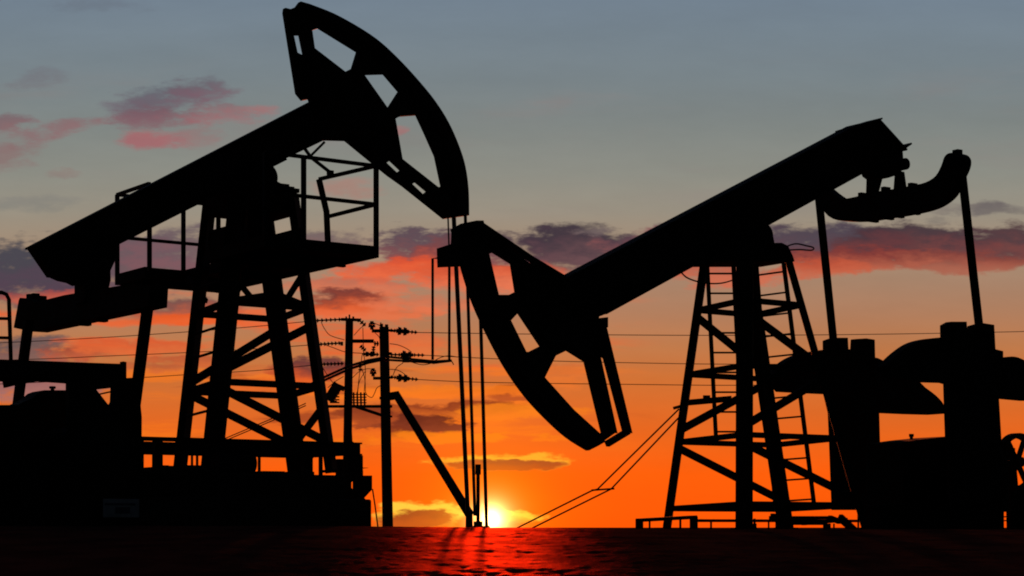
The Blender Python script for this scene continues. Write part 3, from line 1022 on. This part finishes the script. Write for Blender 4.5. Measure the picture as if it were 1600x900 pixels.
B.plate(mb, [[(1382, 692), (1419, 687), (1457, 683), (1473, 684), (1483, 687), (1500, 695), (1500, 810), (1382, 810)]], 0, 0.45)
gbB = mb.build("gearbox", M_WORN, rbp, bevel=0.02)
mb = MB()
q = B.pt(1424, 686)
mb.cyl(q + Vector((0, 0, -0.05)), q + Vector((0, 0, 0.04)), 0.03, 10)
mb.cyl(q + Vector((0, 0, 0.04)), q + Vector((0, 0, 0.09)), 0.045, 10)
mb.build("breather_cap", M_STEEL, gbB)
mb = MB()
q = B.pt(1428, 745)
mb.cyl(q + Vector((0, yn, 0)), q + Vector((0, yf, 0)), 0.17, 20)
mb.build("crank_shaft", M_STEEL, gbB)
# skid under the gearbox with its drive wheel
mb = MB()
B.plate(mb, [[(1354, 790), (1562, 780), (1562, 838), (1354, 838)]], -0.75, 0.10)
B.plate(mb, [[(1378, 768), (1530, 768), (1530, 838), (1378, 838)]], 0.2, 0.5)
mb.build("skid", M_STEEL, rbp)
mb = MB()
B.plate(mb, [[(1484, 690), (1560, 690), (1562, 800), (1484, 800)]], -0.5, 0.22)
mb.build("belt_guard", M_STEEL, rbp, bevel=0.02)
wq = B.pt(1589, 722, -0.35)
mb = MB()
segs = 40
R0, R1 = 0.53, 0.44
lp = [(wq.x + R0 * math.cos(i * 2 * math.pi / segs), wq.z + R0 * math.sin(i * 2 * math.pi / segs)) for i in range(segs)]
hp = [(wq.x + R1 * math.cos(i * 2 * math.pi / segs), wq.z + R1 * math.sin(i * 2 * math.pi / segs)) for i in range(segs)]
mb.prism([lp, hp], lambda u, v, d: Vector((u, d, v)), wq.y - 0.07, wq.y + 0.07)
mb.cyl(wq + Vector((0, -0.12, 0)), wq + Vector((0, 0.2, 0)), 0.09, 18)
for k in range(6):
    s = math.radians(4 + 60 * k)
    mb.bar(wq + Vector((0.06 * math.cos(s), 0, 0.06 * math.sin(s))), wq + Vector((0.46 * math.cos(s), 0, 0.46 * math.sin(s))), 0.06, 0.085, (0, 1, 0))
mb.build("drive_wheel", M_STEEL, rbp)
mb = MB()
B.plate(mb, [[(1573, 700), (1582, 700), (1588, 770), (1592, 838), (1577, 838)]], -0.1, 0.06)
B.plate(mb, [[(1598, 766), (1680, 760), (1680, 838), (1600, 838)]], -0.2, 0.3)
mb.build("motor_stand", M_STEEL, rbp)
mb = MB()
for py in (808, 814):
    mb.tube([B.pt(1560, py, -0.2), B.pt(1600, py - 2, -0.2)], 0.012, 6)
mb.build("guard_wire", M_CABLE, rbp)

# base beams, low rail and slack pipework round the right tower
fb_ = thing("skid_frame", "low dark steel base frame with stub posts under the right pumpjack tower", "base frame", B.O, PHI)


def base_bar(p, q, y, w):
    mb = MB()
    mb.bar(B.pt(*p, y), B.pt(*q, y), 0.08, w, (0, 1, 0))
    mb.build("rail", M_STEEL, fb_)


base_bar((996, 813), (1087, 808), -1.25, 0.055)
base_bar((1080, 813.5), (1345, 814), 1.0, 0.05)
base_bar((1204, 809), (1300, 809), -1.0, 0.055)
base_bar((1206, 808), (1223, 811), -1.02, 0.12)
base_bar((1296, 809), (1312, 815), -1.0, 0.08)
base_bar((1255, 818), (1322, 812), -1.05, 0.06)
base_bar((1312, 808), (1340, 834), -1.1, 0.11)
for px, y, w, top in ((999, -1.25, .085, 811), (1015, -1.2, .022, 812), (1063, -1.2, .025, 811), (1084, -1.25, .09, 807), (1111, 1.0, .025, 814), (1201, 1.0, .022, 814),
                      (1219, -1.0, .11, 810), (1223, .9, .03, 800), (1232, -.9, .06, 800), (1292, -1.05, .09, 818), (1303, -1.0, .02, 818), (1341, -.9, .022, 797)):
    q = B.pt(px, top, y)
    mb = MB()
    mb.box((q.x, y, (q.z - 0.35) / 2), (w, w, q.z + 0.35))
    mb.build("post", M_STEEL, fb_)
mb = MB()
q = B.pt(1179, 818, -0.6)
mb.cyl(q + Vector((0, 0, -0.3)), q, 0.035, 10)
mb.cyl(q, q + Vector((0, 0, 0.08)), 0.02, 10)
mb.build("valve", M_STEEL, fb_)
base_bar((1240, 818), (1290, 818), -1.1, 0.05)

# ================================================================== cables and rods hanging from the heads
def world_pt(px, py, Y):
    return Vector(((px - 800) * K * Y, Y, EYE + (HORIZON - py) * K * Y))


def w_of(R, q):
    return R.O + R.ex * q.x + R.ey * q.y + Vector((0, 0, q.z))


YA = w_of(A, A.pt(715, 330)).y
YBh = w_of(B, B.pt(715, 400)).y
root = thing("bridle_cable", "pair of thin rods hanging straight from the raised horsehead down to the wellhead", "cable", world_pt(715, 335, YA))
for (p0, p1, w) in (((709, 338), (731, 800), .075), ((727, 336), (742, 806), .055)):
    mb = MB()
    a, b2 = world_pt(*p0, YA) - root.location, world_pt(*p1, YA) - root.location
    mb.tube([a, b2], w / 2, 8)
    mb.build("rod", M_CABLE, root)
mb = MB()
mb.tube([world_pt(700, 338, YA + .1) - root.location, world_pt(702, 400, YA + .1) - root.location], 0.014, 8)
mb.build("rod", M_CABLE, root)
o = MB().tube([world_pt(751, 500, YBh + .3), world_pt(760.5, 828, YBh + .3)], 0.027, 8).build("polished_rod", M_CABLE)
tag(o, "single thin rod hanging from the lowered horsehead's arc just right of the pair", "rod")

hg = thing("cable_hanger", "two thin hanger rods dropping from the lowered horsehead to a tapered carrier bar", "hanger", world_pt(690, 410, YBh - .15))
for pts in ([(688, 403), (676, 404), (676, 562)], [(702, 414), (702, 562)]):
    mb = MB()
    mb.tube([world_pt(*q, YBh - .15) - hg.location for q in pts], 0.020, 8)
    mb.build("hanger_rod", M_CABLE, hg)
mb = MB()
L = lambda x, y, Y=YBh - .15: world_pt(x, y, Y) - hg.location
mb.bar(L(676, 566), L(706, 563.5), 0.05, 0.055, (0, 1, 0), 0.04, 0.035)
mb.bar(L(600, 557), L(678, 564.5), 0.05, 0.03, (0, 1, 0))
mb.bar(L(600, 562), L(680, 567), 0.05, 0.03, (0, 1, 0))
mb.box(L(634, 561), (0.10, .06, 0.10))
mb.build("carrier_bar", M_CABLE, hg)
mb = MB()
mb.tube([L(x, y) for x, y in smooth_line([(678, 564), (690, 558), (702, 556), (715, 558)], 4)], 0.006, 6)
mb.tube([L(x, y) for x, y in smooth_line([(640, 565), (660, 570), (676, 567)], 4)], 0.006, 6)
mb.tube([L(705, 563), L(709, 570)], 0.008, 6)
mb.build("tie_wire", M_CABLE, hg)

tw = thing("twin_cable", "pair of slack black cables running from the carrier bar behind the left tower", "cable", world_pt(545, 570, YA + 1))
for d in (0, 5):
    mb = MB()
    mb.tube([world_pt(x, y + d * s, YA + 1) - tw.location for x, y, s in ((604, 558, .6), (575, 563, .8), (545, 572, 1), (505, 590, 1), (478, 604, 1))], 0.022, 8)
    mb.build("strand", M_CABLE, tw)
for d in (0, 3.5):
    mb = MB()
    mb.tube([world_pt(x, y + d, YA + 1.2) - tw.location for x, y in ((478, 630), (430, 652), (340, 690))], 0.009, 6)
    mb.build("strand", M_CABLE, tw)

tr = thing("tension_cable", "pair of taut cables with a short spreader sloping from right tower leg to ground", "cable", world_pt(945, 766, 32.5))
for pts in ([(1061, 639), (934, 764), (924, 767), (812, 823), (790, 834)], [(1061, 652), (955, 764), (836, 823), (812, 835)]):
    mb = MB()
    mb.tube([world_pt(x, y, 32.5) - tr.location for x, y in pts], 0.014, 8)
    mb.build("strand", M_CABLE, tr)
mb = MB()
mb.bar(world_pt(924, 766, 32.5) - tr.location, world_pt(960, 763.5, 32.5) - tr.location, 0.03, 0.03)
mb.build("spreader", M_CABLE, tr)
mb = MB()
mb.bar(world_pt(1052, 638, 32.5) - tr.location, world_pt(1080, 630, 32.5) - tr.location, 0.05, 0.05)
mb.bar(world_pt(1076, 629, 32.5) - tr.location, world_pt(1143, 623, 32.5) - tr.location, 0.06, 0.10)
mb.box(world_pt(1104, 620, 32.5) - tr.location, (0.12, 0.05, 0.05))
mb.build("clamp_bar", M_STEEL, tr)

wh = thing("wellhead", "small thin wellhead standpipe with a capped top beside the setting sun", "wellhead", (world_pt(747, 823, YA).x, YA, PAD - 0.05))
mb = MB()
s_ = K * YA
mb.cyl((0, 0, 0), (0, 0, (823 - 722) * s_ - 0.1), 0.032, 14)
mb.build("stem", M_STEEL, wh)
mb = MB()
mb.cyl((0, 0, (823 - 735) * s_), (0, 0, (823 - 719) * s_), 0.048, 14)
mb.build("cap", M_STEEL, wh)
mb = MB()
mb.cyl((0, 0, 0), (0, 0, 0.16), 0.075, 16)
mb.cyl((0, 0, 0.06), (0, 0, 0.085), 0.13, 16)
mb.cyl((-0.2, 0, 0.05), (0.2, 0, 0.05), 0.035, 12)
mb.build("flange", M_STEEL, wh)

# ================================================================== power poles
YPOLE = 60.0


def insulator_string(parent, p, q, Y, n=4, r=0.07, big=None):
    """a string of small discs from photo point p to q"""
    mb = MB()
    a, b2 = world_pt(*p, Y) - parent.location, world_pt(*q, Y) - parent.location
    mb.tube([a, b2], 0.025, 6)
    d = b2 - a
    for k in range(n):
        c = a + d * ((k + .5) / n)
        u = d.normalized()
        mb.cyl(c - u * 0.02, c + u * 0.025, r, 10, r * .6)
    for s, rr in (big or []):
        c = a + d * s
        u = d.normalized()
        mb.cyl(c - u * 0.05, c + u * 0.05, rr, 14, rr * .8)
        mb.cyl(c - u * 0.11, c + u * 0.11, rr * .5, 14)
    mb.build("insulator", M_CERAM, parent)


def pin_insulator(parent, px, py, Y, h=0.2, r=0.11):
    mb = MB()
    c = world_pt(px, py, Y) - parent.location
    mb.cyl(c, c + Vector((0, 0, h * .35)), r * .5, 12)
    mb.cyl(c + Vector((0, 0, h * .3)), c + Vector((0, 0, h * .55)), r, 14, r * .9)
    mb.cyl(c + Vector((0, 0, h * .6)), c + Vector((0, 0, h * .8)), r * .95, 14, r * .7)
    mb.cyl(c + Vector((0, 0, h * .8)), c + Vector((0, 0, h)), r * .5, 12)
    mb.build("insulator", M_CERAM, parent)


def wires(parent, lines, Y, r=0.012, name="jumper_wire"):
    for pts in lines:
        mb = MB()
        mb.tube([world_pt(x, y, Y) - parent.location for x, y in smooth_line(pts, 4)], r, 6)
        mb.build(name, M_WIRE, parent)


def bars(parent, lst, Y, name, mat=M_WOOD):
    for p, q, w, dep in lst:
        mb = MB()
        mb.bar(world_pt(*p, Y) - parent.location, world_pt(*q, Y) - parent.location, dep, w, (0, 1, 0))
        mb.build(name, mat, parent)


Y1 = 61.5
base1 = world_pt(542, 823, Y1)
p1 = thing("utility_pole", "slim utility pole with a fuse cutout and switch rack beside the left tower leg", "utility pole", (base1.x, Y1, 1.55), 0, "utility poles")
p1.location = Vector((base1.x, Y1, 1.55))
mb = MB()
mb.tube([world_pt(541, 830, Y1) - p1.location, world_pt(546, 500, Y1) - p1.location], [0.155, 0.125], 14)
mb.build("pole", M_WOOD, p1)
bars(p1, [((533, 499), (562, 500), .09, .1), ((532, 537), (536, 537), .12, .1), ((549, 533), (584, 533), .11, .1), ((512, 635), (612, 635), .09, .12), ((552, 634), (597, 649), .10, .1), ((548, 664), (552, 740), .06, .05)], Y1 - 0.16, "crossarm")
mb = MB()
for px, py, w in ((541, 498, .05), (546, 495, .05), (552, 498, .06)):
    mb.box(world_pt(px, py, Y1) - p1.location, (w, .06, .14))
mb.build("pole_cap", M_STEEL, p1)
insulator_string(p1, (493, 501), (534, 499), Y1, 6, .075)
insulator_string(p1, (499, 538), (533, 536), Y1, 6, .075)
insulator_string(p1, (504, 569), (537, 568), Y1, 6, .075)
mb = MB()
mb.bar(world_pt(513, 626, Y1 - .2) - p1.location, world_pt(529, 600, Y1 - .2) - p1.location, .2, .32, (0, 1, 0))
mb.bar(world_pt(524, 602, Y1 - .2) - p1.location, world_pt(538, 608, Y1 - .2) - p1.location, .15, .16, (0, 1, 0))
for k in range(5):
    mb.box(world_pt(527, 611 + 4.5 * k, Y1 - .2) - p1.location, (.13, .1, .04))
mb.box(world_pt(521, 628, Y1 - .2) - p1.location, (.22, .12, .08))
mb.build("fuse_cutout", M_CERAM, p1)
for k in range(4):
    mb = MB()
    x = 553 + k * 5.6
    mb.cyl(world_pt(x, 634, Y1 - .2) - p1.location, world_pt(x - .5, 613, Y1 - .2) - p1.location, .03, 8)
    for j in range(4):
        mb.cyl(world_pt(x, 630 - 4.3 * j, Y1 - .2) - p1.location, world_pt(x, 628.5 - 4.3 * j, Y1 - .2) - p1.location, .062, 10)
    mb.build("switch_insulator", M_CERAM, p1)
wires(p1, [[(502, 503), (506, 512), (516, 524), (538, 531)], [(505, 538), (520, 543), (540, 550), (567, 552)], [(553, 524), (562, 514), (567, 510)], [(567, 512), (568, 545), (571, 580), (569, 612)],
           [(566, 553), (563, 575), (560, 600), (559, 614)], [(571, 580), (562, 595), (558, 614)], [(551, 590), (562, 580), (575, 576), (583, 578)], [(504, 574), (514, 590), (522, 600)], [(512, 606), (524, 596), (537, 588)],
           [(571, 612), (574, 618), (581, 621), (585, 615), (589, 606), (596, 602)], [(565, 575), (570, 592), (571, 612)]], Y1 - 0.2)
insulator_string(p1, (560, 499), (571, 509), Y1 - .1, 3, .09)
insulator_string(p1, (563, 540), (571, 548), Y1 - .1, 3, .08)
insulator_string(p1, (562, 566), (563, 580), Y1 - .1, 3, .07)

base2 = world_pt(605, 823, YPOLE)
p2 = thing("utility_pole", "thick utility pole with a slanting strut leaning against it left of the sun", "utility pole", (base2.x, YPOLE, 1.55), 0, "utility poles")
mb = MB()
mb.tube([world_pt(606, 832, YPOLE) - p2.location, world_pt(600, 511, YPOLE) - p2.location], [0.17, 0.148], 16)
mb.build("pole", M_WOOD, p2)
mb = MB()
for px, py, w in ((596, 509, .10), (604, 510, .10), (595, 507, .03)):
    mb.box(world_pt(px, py, YPOLE) - p2.location, (w, .1, .12))
mb.build("pole_cap", M_STEEL, p2)
bars(p2, [((581, 517), (594, 517), .10, .1), ((583, 591), (595, 591), .09, .1), ((606, 516), (616, 517), .07, .1), ((606, 552), (612, 553), .09, .1), ((606, 590), (614, 590), .06, .1), ((606, 635), (613, 635), .06, .1), ((606, 650), (613, 651), .06, .1), ((593, 622), (596, 622), .08, .1)], YPOLE - 0.17, "crossarm")
pin_insulator(p2, 581, 515, YPOLE - .17, .26, .115)
pin_insulator(p2, 583, 588, YPOLE - .17, .25, .11)
insulator_string(p2, (566, 553), (592, 554), YPOLE - .1, 5, .075, [(.3, .085), (.6, .085)])
insulator_string(p2, (584, 537), (592, 537), YPOLE - .1, 2, .10)
insulator_string(p2, (584, 541), (583, 552), YPOLE - .1, 3, .07)
insulator_string(p2, (609, 516), (652, 519.5), YPOLE, 8, .07, [(.36, .135), (.56, .135)])
insulator_string(p2, (609, 554), (663, 555), YPOLE, 9, .07, [(.42, .14), (.58, .11)])
insulator_string(p2, (609, 589), (653, 593), YPOLE, 8, .07, [(.36, .13), (.56, .13)])
wires(p2, [[(609, 537), (622, 539), (634, 544), (643, 550)], [(609, 577), (620, 578), (630, 583), (635, 588)], [(630, 567), (620, 574), (615, 584), (613, 590)], [(583, 504), (592, 508), (597, 510)], [(586, 520), (592, 526), (594, 532)]], YPOLE - .15)
mb = MB()
mb.bar(world_pt(606, 620, YPOLE) - p2.location, world_pt(624, 617, YPOLE) - p2.location, .2, .24, (0, 1, 0))
mb.build("strut_bracket", M_STEEL, p2)
mb = MB()
mb.tube([world_pt(617.5, 614, YPOLE) - p2.location, world_pt(735, 806, YPOLE) - p2.location], [0.125, 0.15], 14)
mb.tube([world_pt(733, 798, YPOLE) - p2.location, world_pt(733, 830, YPOLE) - p2.location], [0.11, 0.12], 14)
mb.build("strut", M_WOOD, p2)

# power lines: far spans, sagging a little
def power_line(pts, Y0, Y1_, label):
    n = len(pts)
    P3 = [world_pt(x, y, lerp(Y0, Y1_, i / (n - 1))) for i, (x, y) in enumerate(smooth_line(pts, 6))] if False else None
    sm = smooth_line(pts, 6)
    P3 = [world_pt(x, y, lerp(Y0, Y1_, i / (len(sm) - 1))) for i, (x, y) in enumerate(sm)]
    c = P3[0]
    mb = MB()
    mb.tube(P3, 0.0115, 6)
    o = mb.build("power_line", M_WIRE)
    tag(o, label, "power line", "power lines")


power_line([(652, 519.5), (830, 522), (1100, 524), (1350, 522.5), (1600, 518), (1900, 510)], 60, 66, "uppermost thin wire running right from the thick pole across the whole right side")
power_line([(663, 555), (830, 563), (1020, 567.5), (1147, 569), (1300, 568), (1440, 563)], 60, 64, "middle thin wire running right from the thick pole behind the lowered horsehead")
power_line([(653, 593), (760, 597.5), (1020, 601), (1147, 602), (1300, 600), (1440, 594)], 60, 64, "lowest thin wire running right from the thick pole towards the right tower")
power_line([(493, 501), (400, 510), (300, 518), (150, 528), (0, 535.5), (-250, 544)], 61.5, 66, "uppermost thin wire running left from the slim pole behind the left tower")
power_line([(499, 538), (400, 545), (290, 551), (150, 557), (60, 561), (-250, 571)], 61.5, 66, "middle thin wire running left from the slim pole behind the left tower")
power_line([(504, 569), (400, 579), (290, 585.5), (200, 591), (0, 600), (-250, 610)], 61.5, 66, "lowest thin wire running left from the slim pole behind the left tower")
